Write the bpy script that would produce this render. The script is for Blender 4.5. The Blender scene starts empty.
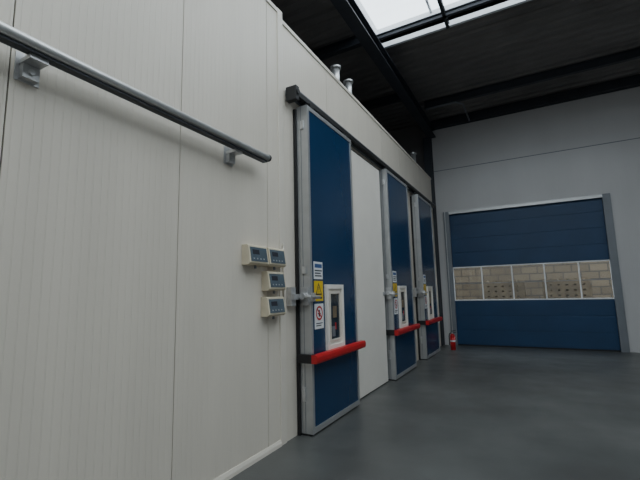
import bpy, bmesh, math, random
from mathutils import Vector, Matrix
random.seed(3)
S = bpy.context.scene

# ------------------------------------------------------------ materials
def mat(name, col, rough=0.5, metal=0.0, var=0.08, nscale=3.0, bump=0.0, bscale=40, spec=0.5, stretch=None):
    m = bpy.data.materials.new(name); m.use_nodes = True
    nt = m.node_tree; n = nt.nodes; L = nt.links
    b = n['Principled BSDF']
    b.inputs['Roughness'].default_value = rough
    b.inputs['Metallic'].default_value = metal
    b.inputs['Specular IOR Level'].default_value = spec
    tc = n.new('ShaderNodeTexCoord')
    mp = n.new('ShaderNodeMapping')
    if stretch: mp.inputs['Scale'].default_value = stretch
    L.new(tc.outputs['Object'], mp.inputs['Vector'])
    no = n.new('ShaderNodeTexNoise'); no.inputs['Scale'].default_value = nscale
    no.inputs['Detail'].default_value = 5
    L.new(mp.outputs['Vector'], no.inputs['Vector'])
    r = n.new('ShaderNodeValToRGB')
    r.color_ramp.elements[0].position = 0.3; r.color_ramp.elements[1].position = 0.7
    r.color_ramp.elements[0].color = (*[c*(1-var) for c in col], 1)
    r.color_ramp.elements[1].color = (*[min(1, c*(1+var)) for c in col], 1)
    L.new(no.outputs['Fac'], r.inputs['Fac'])
    L.new(r.outputs['Color'], b.inputs['Base Color'])
    if bump > 0:
        n2 = n.new('ShaderNodeTexNoise'); n2.inputs['Scale'].default_value = bscale
        L.new(tc.outputs['Object'], n2.inputs['Vector'])
        bp = n.new('ShaderNodeBump'); bp.inputs['Strength'].default_value = bump
        bp.inputs['Distance'].default_value = 0.01
        L.new(n2.outputs['Fac'], bp.inputs['Height'])
        L.new(bp.outputs['Normal'], b.inputs['Normal'])
    return m

def panel_mat(name, col, axis=1, pitch=0.05, strength=0.5):
    m = mat(name, col, rough=0.38, var=0.04, nscale=1.3, stretch=(1, 3, 0.35))
    nt = m.node_tree; n = nt.nodes; L = nt.links; b = n['Principled BSDF']
    tc = n.new('ShaderNodeTexCoord'); sx = n.new('ShaderNodeSeparateXYZ')
    L.new(tc.outputs['Object'], sx.inputs[0])
    d = n.new('ShaderNodeMath'); d.operation = 'DIVIDE'; d.inputs[1].default_value = pitch
    L.new(sx.outputs[axis], d.inputs[0])
    f = n.new('ShaderNodeMath'); f.operation = 'PINGPONG'; f.inputs[1].default_value = 0.5
    L.new(d.outputs[0], f.inputs[0])
    mr = n.new('ShaderNodeMapRange'); mr.inputs[1].default_value = 0.0; mr.inputs[2].default_value = 0.09
    L.new(f.outputs[0], mr.inputs[0])
    bp = n.new('ShaderNodeBump'); bp.inputs['Strength'].default_value = strength
    bp.inputs['Distance'].default_value = 0.002
    L.new(mr.outputs[0], bp.inputs['Height']); L.new(bp.outputs['Normal'], b.inputs['Normal'])
    return m

M = {}
M['panel'] = panel_mat('white_sandwich_panel', (0.72, 0.655, 0.56), strength=0.9)
M['panel2'] = panel_mat('back_wall_panel', (0.52, 0.51, 0.505), axis=0, pitch=0.1)
M['white'] = mat('white_door_skin', (0.86, 0.81, 0.73), 0.35, var=0.03)
M['trim'] = mat('white_trim', (0.72, 0.66, 0.57), 0.4, var=0.04)
M['blue'] = mat('blue_door_skin', (0.006, 0.038, 0.098), 0.26, var=0.06, nscale=1.5)
M['blue2'] = mat('blue_curtain', (0.009, 0.046, 0.115), 0.5, var=0.1, nscale=2)
M['alu'] = mat('aluminium', (0.50, 0.50, 0.495), 0.38, 0.6, var=0.06, nscale=8)
M['steel'] = mat('galvanised_steel', (0.62, 0.62, 0.62), 0.3, 0.75, var=0.12, nscale=25)
M['rail'] = mat('brushed_steel_rail', (0.66, 0.66, 0.65), 0.32, 0.6, var=0.06, nscale=20)
M['grey'] = mat('grey_painted_steel', (0.20, 0.215, 0.235), 0.5, 0.2, var=0.06)
M['black'] = mat('black_rubber', (0.012, 0.012, 0.013), 0.55, var=0.1)
M['dark'] = mat('dark_steel_paint', (0.035, 0.040, 0.050), 0.5, 0.1, var=0.15)
M['roof'] = mat('dark_roof_sheet', (0.17, 0.16, 0.155), 0.6, 0.1, var=0.2, nscale=1)
M['red'] = mat('red_plastic', (0.50, 0.012, 0.015), 0.38, var=0.08, nscale=6)
M['yellow'] = mat('yellow_sign', (0.75, 0.50, 0.02), 0.5, var=0.03)
M['paper'] = mat('white_sign', (0.80, 0.80, 0.80), 0.5, var=0.02)
M['ink'] = mat('black_ink', (0.02, 0.02, 0.03), 0.6, var=0.05)
M['inkblue'] = mat('blue_ink', (0.03, 0.09, 0.25), 0.6, var=0.05)
M['cream'] = mat('cream_plastic', (0.66, 0.58, 0.43), 0.45, var=0.05, nscale=9)
M['pallet'] = mat('weathered_timber', (0.20, 0.15, 0.09), 0.8, var=0.3, nscale=5)
M['lcd'] = mat('blue_grey_face', (0.085, 0.115, 0.14), 0.3, var=0.15, nscale=15)
M['curb'] = mat('white_painted_curb', (0.8, 0.82, 0.84), 0.5, var=0.03)

# concrete floor
m = mat('polished_concrete', (0.078, 0.080, 0.076), 0.33, var=0.28, nscale=0.9, bump=0.08, bscale=60)
nt = m.node_tree; n = nt.nodes; L = nt.links
no = n.new('ShaderNodeTexNoise'); no.inputs['Scale'].default_value = 2.2; no.inputs['Detail'].default_value = 6
tc = n.new('ShaderNodeTexCoord'); L.new(tc.outputs['Object'], no.inputs['Vector'])
mr = n.new('ShaderNodeMapRange'); mr.inputs[3].default_value = 0.24; mr.inputs[4].default_value = 0.50
L.new(no.outputs['Fac'], mr.inputs[0]); L.new(mr.outputs[0], n['Principled BSDF'].inputs['Roughness'])
M['floor'] = m

# brick for yard outside
m = bpy.data.materials.new('yard_brick'); m.use_nodes = True
nt = m.node_tree; n = nt.nodes; L = nt.links
br = n.new('ShaderNodeTexBrick'); br.inputs['Color1'].default_value = (0.13, 0.10, 0.065, 1)
br.inputs['Color2'].default_value = (0.19, 0.15, 0.10, 1); br.inputs['Mortar'].default_value = (0.07, 0.06, 0.05, 1)
br.inputs['Scale'].default_value = 1.0; br.inputs['Brick Width'].default_value = 0.5; br.inputs['Row Height'].default_value = 0.25
br.inputs['Mortar Size'].default_value = 0.02
tc = n.new('ShaderNodeTexCoord'); mp = n.new('ShaderNodeMapping'); mp.inputs['Rotation'].default_value = (math.pi/2, 0, 0)
L.new(tc.outputs['Object'], mp.inputs['Vector']); L.new(mp.outputs['Vector'], br.inputs['Vector'])
L.new(br.outputs['Color'], n['Principled BSDF'].inputs['Base Color']); n['Principled BSDF'].inputs['Roughness'].default_value = 0.9
M['brick'] = m

# clear glazing
m = bpy.data.materials.new('clear_glazing'); m.use_nodes = True
nt = m.node_tree; n = nt.nodes; L = nt.links; n.remove(n['Principled BSDF'])
tr = n.new('ShaderNodeBsdfTransparent'); tr.inputs[0].default_value = (0.86, 0.9, 0.92, 1)
gl = n.new('ShaderNodeBsdfGlossy'); gl.inputs['Roughness'].default_value = 0.08
mx = n.new('ShaderNodeMixShader'); mx.inputs[0].default_value = 0.07
L.new(tr.outputs[0], mx.inputs[1]); L.new(gl.outputs[0], mx.inputs[2]); L.new(mx.outputs[0], n['Material Output'].inputs[0])
M['glass'] = m
m = mat('door_glass', (0.03, 0.04, 0.05), 0.08, var=0.3, nscale=6); M['dglass'] = m

# ------------------------------------------------------------ mesh builder
class B:
    def __init__(s): s.bm = bmesh.new(); s.mats = []
    def mi(s, k):
        if k not in s.mats: s.mats.append(k)
        return s.mats.index(k)
    def box(s, x0, x1, y0, y1, z0, z1, k):
        v = [s.bm.verts.new(p) for p in [(x0,y0,z0),(x1,y0,z0),(x1,y1,z0),(x0,y1,z0),(x0,y0,z1),(x1,y0,z1),(x1,y1,z1),(x0,y1,z1)]]
        i = s.mi(k)
        for f in [(0,3,2,1),(4,5,6,7),(0,1,5,4),(1,2,6,5),(2,3,7,6),(3,0,4,7)]:
            s.bm.faces.new([v[a] for a in f]).material_index = i
    def prism(s, pts, vec, k):
        a = [s.bm.verts.new(p) for p in pts]; vec = Vector(vec)
        b = [s.bm.verts.new(Vector(p)+vec) for p in pts]; i = s.mi(k); N = len(pts)
        s.bm.faces.new(a).material_index = i
        s.bm.faces.new(b[::-1]).material_index = i
        for q in range(N):
            s.bm.faces.new([a[q], b[q], b[(q+1)%N], a[(q+1)%N]]).material_index = i
    def cyl(s, p0, p1, r, k, seg=20, r2=None):
        p0 = Vector(p0); p1 = Vector(p1); d = p1-p0
        q = d.to_track_quat('Z', 'Y').to_matrix(); r2 = r if r2 is None else r2; i = s.mi(k)
        a = []; b = []
        for t in range(seg):
            w = 2*math.pi*t/seg; o = Vector((math.cos(w), math.sin(w), 0))
            a.append(s.bm.verts.new(p0+q@(o*r))); b.append(s.bm.verts.new(p1+q@(o*r2)))
        for t in range(seg):
            f = s.bm.faces.new([a[t], a[(t+1)%seg], b[(t+1)%seg], b[t]]); f.material_index = i; f.smooth = True
        s.bm.faces.new(a[::-1]).material_index = i; s.bm.faces.new(b).material_index = i
    def tube(s, pts, r, k, seg=10):
        for a, b in zip(pts[:-1], pts[1:]): s.cyl(a, b, r, k, seg)
    def ring(s, c, r0, r1, x0, k, seg=28):
        i = s.mi(k); a = []; b = []
        for t in range(seg):
            w = 2*math.pi*t/seg
            a.append(s.bm.verts.new((x0, c[0]+r0*math.cos(w), c[1]+r0*math.sin(w))))
            b.append(s.bm.verts.new((x0, c[0]+r1*math.cos(w), c[1]+r1*math.sin(w))))
        for t in range(seg):
            s.bm.faces.new([a[t], b[t], b[(t+1)%seg], a[(t+1)%seg]]).material_index = i
    def obj(s, name, bevel=0.0):
        bmesh.ops.recalc_face_normals(s.bm, faces=s.bm.faces)
        me = bpy.data.meshes.new(name); s.bm.to_mesh(me); s.bm.free()
        o = bpy.data.objects.new(name, me); S.collection.objects.link(o)
        for k in s.mats: me.materials.append(M[k])
        if bevel:
            md = o.modifiers.new('bevel', 'BEVEL'); md.width = bevel; md.segments = 2; md.limit_method = 'ANGLE'
            md.angle_limit = math.radians(50)
        return o

YB = 11.4; ZR = 6.5; XR = 8.0; YF = -6.0; XL = -6.0

# ------------------------------------------------------------ shell
b = B(); b.box(XL, XR, YF, YB+6, -0.2, 0, 'floor'); b.obj('floor')

# cold room wall (left)
b = B()
b.box(-0.14, -0.012, YF, YB-0.05, 0, 4.66, 'black')
y = 2.07 - 1.15*7
while y < 3.44:
    y1 = min(y+1.15, 3.44)
    b.box(-0.05, 0.0, max(y, YF)+0.004, y1-0.004, 0.0, 4.76, 'panel'); y += 1.15
y = 3.50
while y < YB-0.1:
    y1 = min(y+1.15, YB-0.05)
    b.box(-0.05, -0.004, y+0.003, y1-0.003, 0.0, 4.68, 'panel'); y += 1.15
b.obj('wall_left')
b = B()   # corner trim & roof edge capping
b.box(-0.06, 0.012, 3.42, 3.52, 0.0, 4.80, 'trim')
b.box(-0.15, 0.010, 3.52, YB-0.05, 4.66, 4.71, 'trim')
b.box(-0.15, 0.012, YF, 3.42, 4.74, 4.79, 'trim')
b.obj('trim_1', 0.003)
b = B()
b.prism([(0.0,YF,0),(0.018,YF,0),(0.016,YF,0.03),(0.005,YF,0.06),(0,YF,0.06)], (0, 3.42-YF, 0), 'trim')
b.obj('baseboard_left')
b = B()
b.box(XL, -0.15, YF, YB-0.05, 4.5, 4.62, 'roof'); b.obj('cold_room_roof')

# back wall with roller door opening
b = B()
RX0, RX1, RZ = 0.38, 4.0, 3.66
b.box(XL, 0.05, YB, YB+0.2, 0, ZR+0.3, 'roof')
b.box(0.05, RX0, YB, YB+0.2, 0, 6.22, 'panel2')
b.box(RX0, RX1, YB, YB+0.2, RZ, 6.22, 'panel2')
b.box(RX1, XR, YB, YB+0.2, 0, 6.22, 'panel2')
b.box(0.05, XR, YB-0.02, YB+0.2, 6.22, ZR+0.3, 'dark')
b.box(0.05, XR, YB-0.008, YB, 4.95, 4.97, 'grey')
b.obj('wall_back')
b = B(); b.box(XR, XR+0.2, YF, YB, 0, ZR+0.3, 'panel2'); b.obj('wall_right')
b = B(); b.box(XL, XR, YF-0.2, YF, 0, ZR+0.3, 'panel2'); b.obj('wall_front')
b = B(); b.box(XL-0.2, XL, YF, YB, 0, ZR+0.3, 'roof'); b.obj('wall_cold_room_side')

# corrugated roof with skylight hole
SX0, SX1, SY0, SY1 = -0.06, 6.2, -4.0, 7.2
b = B()
def corr(x0, x1, y0, y1):
    i = b.mi('roof'); y = y0; prof = []
    while y < y1-1e-4:
        for dy, dz in [(0,0),(0.12,0),(0.15,0.05),(0.22,0.05)]:
            if y+dy < y1: prof.append((y+dy, ZR+dz))
        y += 0.25
    prof.append((y1, ZR))
    vs = [(b.bm.verts.new((x0,p,z)), b.bm.verts.new((x1,p,z))) for p, z in prof]
    for a, c in zip(vs[:-1], vs[1:]): b.bm.faces.new([a[0], a[1], c[1], c[0]]).material_index = i
    b.box(x0, x1, y0, y1, ZR+0.08, ZR+0.16, 'roof')
corr(XL, SX0, YF, YB)
corr(SX0, XR, SY1, YB)
corr(SX1, XR, YF, SY1)
corr(SX0, SX1, YF, SY0)
b.obj('ceiling')

# skylight
b = B()
t = 0.06; H = ZR+0.42
b.box(SX0-t, SX1+t, SY1, SY1+t, ZR-0.02, H, 'curb')
b.box(SX0-t, SX1+t, SY0-t, SY0, ZR-0.02, H, 'curb')
b.box(SX0-t, SX0, SY0, SY1, ZR-0.02, H, 'curb')
b.box(SX1, SX1+t, SY0, SY1, ZR-0.02, H, 'curb')
x = SX0+1.1
while x < SX1: b.box(x-0.02, x+0.02, SY0, SY1, H-0.05, H, 'curb'); x += 1.1
y = SY1-1.6
while y > SY0: b.box(SX0, SX1, y-0.03, y+0.03, H-0.09, H-0.0, 'curb'); y -= 1.6
b.box(SX0-0.02, SX1+0.02, SY0, SY1, H, H+0.012, 'glass')
b.obj('window_1')

# steel structure
def ibeam_y(b, x, z, y0, y1, w, h, k='dark', tf=0.018):
    b.box(x-w/2, x+w/2, y0, y1, z, z+tf, k); b.box(x-w/2, x+w/2, y0, y1, z+h-tf, z+h, k)
    b.box(x-0.008, x+0.008, y0, y1, z+tf, z+h-tf, k)
def ibeam_x(b, y, z, x0, x1, w, h, k='dark', tf=0.014):
    b.box(x0, x1, y-w/2, y+w/2, z, z+tf, k); b.box(x0, x1, y-w/2, y+w/2, z+h-tf, z+h, k)
    b.box(x0, x1, y-0.006, y+0.006, z+tf, z+h-tf, k)
b = B(); ibeam_y(b, 0.07, 5.98, YF+0.02, YB-0.03, 0.22, 0.24)
b.obj('roof_beam')
b = B(); ZP = ZR-0.14
ibeam_x(b, SY1-0.45, ZP, 0.0, XR-0.1, 0.07, 0.10); ibeam_x(b, SY1-3.2, ZP, 0.0, XR-0.1, 0.07, 0.10)
ibeam_y(b, 1.35, ZP, SY0, SY1-0.1, 0.06, 0.10, tf=0.012)
ibeam_y(b, 3.6, ZP, SY0, SY1-0.1, 0.06, 0.10, tf=0.012)
b.obj('skylight_support_frame')
b = B(); ibeam_x(b, 10.0, ZR-0.22, 0.2, XR-0.02, 0.10, 0.19); b.obj('roof_purlin')
for yy in (1.5, 4.0, 6.6, 9.2):
    b = B(); ibeam_x(b, yy, ZR-0.22, XL+0.02, -0.16, 0.12, 0.19); b.obj('roof_purlin')
b = B()
b.box(-0.16, 0.05, YB-0.24, YB-0.22, 0, 5.96, 'dark'); b.box(-0.16, 0.05, YB-0.03, YB-0.01, 0, 5.96, 'dark')
b.box(-0.062, -0.05, YB-0.22, YB-0.03, 0, 5.96, 'dark'); b.obj('steel_column')
b = B(); b.box(0.19, XR-0.02, YB-0.14, YB-0.03, 6.24, 6.40, 'dark'); b.obj('wall_beam')
b = B()
b.tube([(0.25,9.9,6.22),(1.0,9.9,6.22),(1.15,10.1,6.22),(1.15,11.22,6.22)], 0.022, 'grey'); b.obj('ceiling_conduit')

# vents on cold room roof edge
for yy in (5.20, 5.68, 9.75):
    b = B(); xx = -0.11
    b.cyl((xx,yy,4.60), (xx,yy,5.00), 0.062, 'steel'); b.cyl((xx,yy,5.00), (xx,yy,5.03), 0.085, 'steel')
    b.cyl((xx,yy,5.03), (xx,yy,5.07), 0.085, 'steel', r2=0.02); b.cyl((xx,yy,4.72), (xx,yy,4.74), 0.08, 'steel')
    b.obj('vent_pipe')

# ------------------------------------------------------------ track rail at left
b = B()
zr = 2.835
b.cyl((0.15, -2.0, zr), (0.15, 3.03, zr), 0.029, 'rail', 24)
b.box(0.085, 0.10, -2.0, 3.03, zr-0.040, zr+0.03, 'grey')
b.box(0.10, 0.15, -2.0, 3.02, zr-0.045, zr-0.03, 'dark')
b.cyl((0.15, 3.03, zr), (0.15, 3.045, zr), 0.034, 'black', 24)
for yy in (-0.6, 1.0, 2.62):
    b.box(0.0, 0.008, yy-0.06, yy+0.06, zr-0.16, zr+0.0, 'steel')
    b.box(0.0, 0.13, yy-0.045, yy+0.045, zr-0.07, zr-0.045, 'steel')
    b.box(0.008, 0.05, yy-0.04, yy+0.04, zr-0.15, zr-0.07, 'alu')
    b.cyl((0.05, yy, zr-0.11), (0.062, yy, zr-0.11), 0.016, 'steel', 8)
b.obj('sliding_door_rail')

# ------------------------------------------------------------ control boxes
def ctrl(yc, zc):
    b = B(); w, h = 0.145, 0.095
    pts = [(0, 0, zc-h), (0.075, 0, zc-h), (0.10, 0, zc-h+0.02), (0.075, 0, zc+h-0.01), (0.06, 0, zc+h), (0, 0, zc+h)]
    b.prism([(p[0], yc-w, p[2]) for p in pts], (0, 2*w, 0), 'cream')
    def onface(t): return (0.1035 - 0.025*t, zc-h+0.02 + (2*h-0.03)*t)
    x0, z0 = onface(0.08); x1, z1 = onface(0.92)
    b.prism([(x0-0.004, yc-w+0.02, z0), (x0+0.002, yc-w+0.02, z0), (x1+0.002, yc-w+0.02, z1), (x1-0.004, yc-w+0.02, z1)], (0, 2*w-0.04, 0), 'lcd')
    x0, z0 = onface(0.5); x1, z1 = onface(0.78)
    b.prism([(x0, yc-w+0.05, z0), (x0+0.004, yc-w+0.05, z0), (x1+0.004, yc-w+0.05, z1), (x1, yc-w+0.05, z1)], (0, 0.10, 0), 'ink')
    for i in range(4):
        x0, z0 = onface(0.20); x1, z1 = onface(0.28); yy = yc-w+0.05+i*0.05
        b.prism([(x0, yy, z0), (x0+0.005, yy, z0), (x1+0.005, yy, z1), (x1, yy, z1)], (0, 0.018, 0), 'alu')
    b.cyl((0.045, yc, zc-h-0.03), (0.045, yc, zc-h+0.002), 0.012, 'grey', 10)
    b.obj('temperature_controller', 0.003)
for yc, zc in [(2.96, 1.87), (3.27, 1.87), (3.26, 1.63), (3.25, 1.38)]: ctrl(yc, zc)
b = B(); b.tube([(0.022,3.47,1.4),(0.022,3.47,2.0)], 0.010, 'trim'); b.box(0.012,0.03,3.455,3.485,2.0,2.04,'trim'); b.obj('cable_conduit')

# ------------------------------------------------------------ overhead track
b = B()
b.box(0.0, 0.03, 3.58, 11.0, 3.79, 3.86, 'grey')
b.box(0.03, 0.13, 3.58, 11.0, 3.845, 3.86, 'grey')
b.box(0.07, 0.13, 3.58, 11.0, 3.785, 3.845, 'black')
b.box(0.02, 0.16, 3.56, 3.63, 3.70, 3.87, 'black')
b.cyl((0.16, 3.595, 3.80), (0.175, 3.595, 3.80), 0.035, 'black', 16)
b.obj('door_track', 0.004)

# ------------------------------------------------------------ blue doors
def blue_door(idx, y0, y1):
    b = B(); zt = 3.71; zb = 0.02; f = 0.17
    b.box(0.03, f-0.004, y0, y1, zb, zt, 'alu')
    b.box(0.0, 0.034, y0-0.03, y1+0.02, 0.0, zt-0.03, 'black')
    fw = 0.045
    b.box(f-0.004, f+0.008, y0, y0+fw, zb, zt, 'alu'); b.box(f-0.004, f+0.008, y1-fw, y1, zb, zt, 'alu')
    b.box(f-0.004, f+0.008, y0+fw, y1-fw, zt-0.05, zt, 'alu'); b.box(f-0.004, f+0.008, y0+fw, y1-fw, zb, zb+0.06, 'alu')
    b.box(f-0.004, f, y0+fw, y1-fw, zb+0.06, zt-0.05, 'blue')
    b.box(0.05, 0.15, y0, y1, 0.0, zb, 'black')
    b.box(0.085, 0.092, y0-0.003, y0, zb, zt, 'grey')
    for yy in (y0+0.12, y1-0.12):
        b.box(0.085, 0.115, yy-0.05, yy+0.05, zt, 3.784, 'black')
        b.box(f-0.03, f+0.01, yy-0.04, yy+0.04, zt, zt+0.05, 'black')
    b.box(0.06, 0.10, y0-0.02, y0, 0.35, 0.50, 'steel')
    b.cyl((0.08, y0-0.03, 0.46), (0.08, y0, 0.46), 0.018, 'steel', 12)
    b.box(0.09, 0.13, y0-0.02, y0, 3.42, 3.52, 'steel')
    b.box(0.08, 0.13, y0-0.02, y0, 1.72, 1.80, 'steel')
    zc = 0.80; xb0 = 0.235; xb1 = 0.275
    b.box(0.03, xb0, y0-0.055, y0-0.001, zc-0.045, zc+0.045, 'black')
    b.prism([(xb0-0.03, y0-0.06, zc-0.045), (xb1-0.01, y0-0.06, zc-0.045), (xb1, y0-0.06, zc-0.02), (xb1, y0-0.06, zc+0.02), (xb1-0.01, y0-0.06, zc+0.045), (xb0-0.03, y0-0.06, zc+0.045)], (0, y1-y0+0.10, 0), 'red')
    for yy in (y0+0.05, y1-0.12):
        b.box(f, xb0, yy, yy+0.06, zc-0.035, zc+0.035, 'black')
    wc = y0+0.57; w = 0.23; z0 = 0.84; z1 = 1.60
    def frame(a0, a1, c0, c1, t, x0, x1, k):
        b.box(x0, x1, a0, a0+t, c0, c1, k); b.box(x0, x1, a1-t, a1, c0, c1, k)
        b.box(x0, x1, a0+t, a1-t, c0, c0+t, k); b.box(x0, x1, a0+t, a1-t, c1-t, c1, k)
    frame(wc-w, wc+w, z0, z1, 0.05, f, f+0.035, 'white')
    b.box(f, f+0.010, wc-w+0.05, wc+w-0.05, z0+0.05, z1-0.05, 'white')
    frame(wc-w+0.085, wc+w-0.085, z0+0.09, z1-0.09, 0.022, f+0.01, f+0.028, 'trim')
    b.box(f+0.010, f+0.014, wc-w+0.105, wc+w-0.105, z0+0.11, z1-0.11, 'dglass')
    b.box(f+0.014, f+0.017, wc-0.05, wc+0.05, 1.20, 1.34, 'pallet')
    b.box(f+0.014, f+0.018, wc+0.0, wc+0.03, 1.06, 1.14, 'red')
    b.box(f+0.014, f+0.018, wc-0.08, wc+0.0, 0.98, 1.10, 'grey')
    s0 = y0+0.09; s1 = y0+0.30
    b.box(f, f+0.004, s0, s1, 1.66, 1.86, 'paper')
    b.box(f+0.004, f+0.005, s0+0.02, s1-0.02, 1.79, 1.835, 'inkblue')
    for i, e in enumerate((0.02, 0.05, 0.03)):
        b.box(f+0.004, f+0.005, s0+0.02, s1-e, 1.75-i*0.03, 1.765-i*0.03, 'ink')
    b.box(f, f+0.004, s0, s1, 1.41, 1.64, 'yellow')
    yc = (s0+s1)/2
    b.prism([(f+0.004, yc-0.075, 1.48), (f+0.004, yc+0.075, 1.48), (f+0.004, yc, 1.62)], (0.001, 0, 0), 'ink')
    b.prism([(f+0.005, yc-0.050, 1.495), (f+0.005, yc+0.050, 1.495), (f+0.005, yc, 1.595)], (0.001, 0, 0), 'yellow')
    b.box(f+0.006, f+0.007, yc-0.006, yc+0.006, 1.53, 1.57, 'ink'); b.box(f+0.006, f+0.007, yc-0.006, yc+0.006, 1.508, 1.520, 'ink')
    b.box(f+0.004, f+0.005, s0+0.03, s1-0.03, 1.435, 1.455, 'ink')
    b.box(f, f+0.004, s0, s1, 1.10, 1.38, 'paper')
    b.ring((yc, 1.275), 0.060, 0.080, f+0.006, 'red')
    b.prism([(f+0.005, yc-0.058, 1.325), (f+0.005, yc-0.046, 1.337), (f+0.005, yc+0.058, 1.225), (f+0.005, yc+0.046, 1.213)], (0.001, 0, 0), 'red')
    b.box(f+0.004, f+0.0045, yc-0.012, yc+0.018, 1.235, 1.31, 'ink'); b.box(f+0.004, f+0.0045, yc-0.035, yc+0.035, 1.262, 1.275, 'ink')
    for i in range(2): b.box(f+0.004, f+0.005, s0+0.03, s1-0.03-0.03*i, 1.155-0.025*i, 1.167-0.025*i, 'ink')
    # latch handle
    zl = 1.47
    b.box(0.0, 0.06, y0-0.21, y0-0.12, zl-0.10, zl+0.10, 'steel')
    b.box(0.04, 0.085, y0-0.20, y0+0.0, zl-0.035, zl+0.025, 'steel')
    b.box(0.07, 0.165, y0-0.035, y0, zl-0.10, zl+0.10, 'steel')
    b.cyl((0.125, y0-0.035, zl), (0.125, y0-0.10, zl), 0.035, 'steel', 16)
    b.tube([(0.125, y0-0.08, zl), (0.23, y0-0.08, zl-0.01), (0.235, y0+0.10, zl-0.015)], 0.018, 'steel', 12)
    b.box(0.17, 0.21, y0+0.005, y0+0.055, zl-0.06, zl+0.035, 'steel')
    b.obj('door_%d' % idx, 0.0025)
blue_door(1, 3.77, 5.04)
blue_door(2, 6.61, 7.95)
blue_door(3, 8.80, 10.15)

# white leaf between doors
b = B()
b.box(0.0, 0.03, 5.08, 6.56, 0.0, 3.72, 'black')
b.box(0.02, 0.075, 5.16, 6.50, 0.015, 3.66, 'white')
b.obj('door_4', 0.004)

# ------------------------------------------------------------ roller door
b = B()
yc0, yc1 = YB+0.03, YB+0.055
def section(z0, z1, n):
    h = (z1-z0)/n
    b.box(RX0, RX1, yc0+0.008, yc1, z0, z1, 'blue2')
    for i in range(n): b.box(RX0, RX1, yc0, yc0+0.008, z0+i*h+0.003, z0+(i+1)*h-0.003, 'blue2')
section(0.03, 1.20, 3); section(2.13, RZ+0.05, 4)
b.box(RX0, RX1, yc0, yc1, 1.20, 1.23, 'paper'); b.box(RX0, RX1, yc0, yc1, 2.10, 2.13, 'paper')
b.box(RX0, RX1, yc0+0.01, yc0+0.016, 1.23, 2.10, 'glass')
b.box(RX0, RX1, yc0, yc1, 1.655, 1.672, 'grey')
x = RX0
while x < RX1: b.box(x, x+0.03, yc0-0.002, yc1, 1.23, 2.10, 'paper'); x += 0.74
b.box(RX0-0.14, RX0+0.02, YB-0.07, YB-0.001, 0, RZ+0.05, 'grey')
b.box(RX0-0.10, RX0-0.08, YB-0.09, YB-0.07, 0, RZ+0.05, 'alu')
b.box(RX1-0.02, RX1+0.14, YB-0.07, YB-0.001, 0, RZ+0.05, 'grey')
b.box(RX0-0.14, RX1+0.14, YB-0.06, YB-0.001, RZ-0.03, RZ+0.05, 'alu')
b.box(RX0, RX1, yc0-0.02, yc1+0.01, 0.0, 0.03, 'black')
b.obj('door_5', 0.003)

# yard outside
b = B(); b.box(-1, 9, 15.5, 15.7, 0, 5.0, 'brick'); b.obj('yard_wall')
for px in (0.9, 2.6):
    b = B()
    for i in range(11):
        z = 0.0+i*0.16
        for yy in (13.6, 14.1, 14.6): b.box(px, px+1.2, yy-0.04, yy+0.04, z, z+0.12, 'pallet')
        for j in range(6): b.box(px+j*0.21, px+j*0.21+0.14, 13.56, 14.64, z+0.12, z+0.16, 'pallet')
    b.obj('pallet_stack')

# ------------------------------------------------------------ fire extinguisher
b = B(); ex, ey = 0.43, 10.5
prof = [(0.06,0),(0.065,0.02),(0.065,0.33),(0.058,0.365),(0.035,0.39),(0.022,0.40)]
for (r0,z0),(r1,z1) in zip(prof[:-1], prof[1:]): b.cyl((ex,ey,z0),(ex,ey,z1), r0, 'red', 20, r2=r1)
b.cyl((ex,ey,0.40),(ex,ey,0.43), 0.02, 'steel', 12)
b.box(ex-0.015, ex+0.09, ey-0.012, ey+0.012, 0.43, 0.445, 'black')
b.prism([(ex-0.015, ey-0.01, 0.455), (ex+0.09, ey-0.01, 0.48), (ex+0.09, ey-0.01, 0.495), (ex-0.015, ey-0.01, 0.47)], (0,0.02,0), 'black')
b.tube([(ex-0.02,ey,0.425),(ex-0.07,ey,0.40),(ex-0.085,ey,0.33),(ex-0.082,ey,0.12)], 0.012, 'black')
b.cyl((ex,ey,0.20),(ex,ey,0.24), 0.0655, 'paper', 20)
b.obj('fire_extinguisher')

# ------------------------------------------------------------ light
w = bpy.data.worlds.new('world'); S.world = w; w.use_nodes = True
nt = w.node_tree; bg = nt.nodes['Background']; bg.inputs[0].default_value = (0.94, 0.97, 1.0, 1); bg.inputs[1].default_value = 4.6
ld = bpy.data.lights.new('skylight_portal', 'AREA'); ld.shape = 'RECTANGLE'; ld.size = SX1-SX0; ld.size_y = SY1-SY0
ld.cycles.is_portal = True
lo = bpy.data.objects.new('skylight_portal', ld); lo.location = ((SX0+SX1)/2, (SY0+SY1)/2, H-0.1); S.collection.objects.link(lo)

# ------------------------------------------------------------ camera
psi = math.radians(28.4); th = math.radians(7.75); r = math.radians(1.35)
R0 = Vector((math.cos(psi), math.sin(psi), 0)); Fh = Vector((-math.sin(psi), math.cos(psi), 0)); Z = Vector((0,0,1))
F = math.cos(th)*Fh + math.sin(th)*Z; U0 = -math.sin(th)*Fh + math.cos(th)*Z
Cx = math.cos(r)*R0 - math.sin(r)*U0; Cy = math.sin(r)*R0 + math.cos(r)*U0
cd = bpy.data.cameras.new('camera'); cd.sensor_width = 36; cd.lens = 390/640*36
co = bpy.data.objects.new('camera', cd); S.collection.objects.link(co)
mt = Matrix((Cx, Cy, -F)).transposed().to_4x4(); mt.translation = Vector((2.35, 0, 1.5)); co.matrix_world = mt
S.camera = co
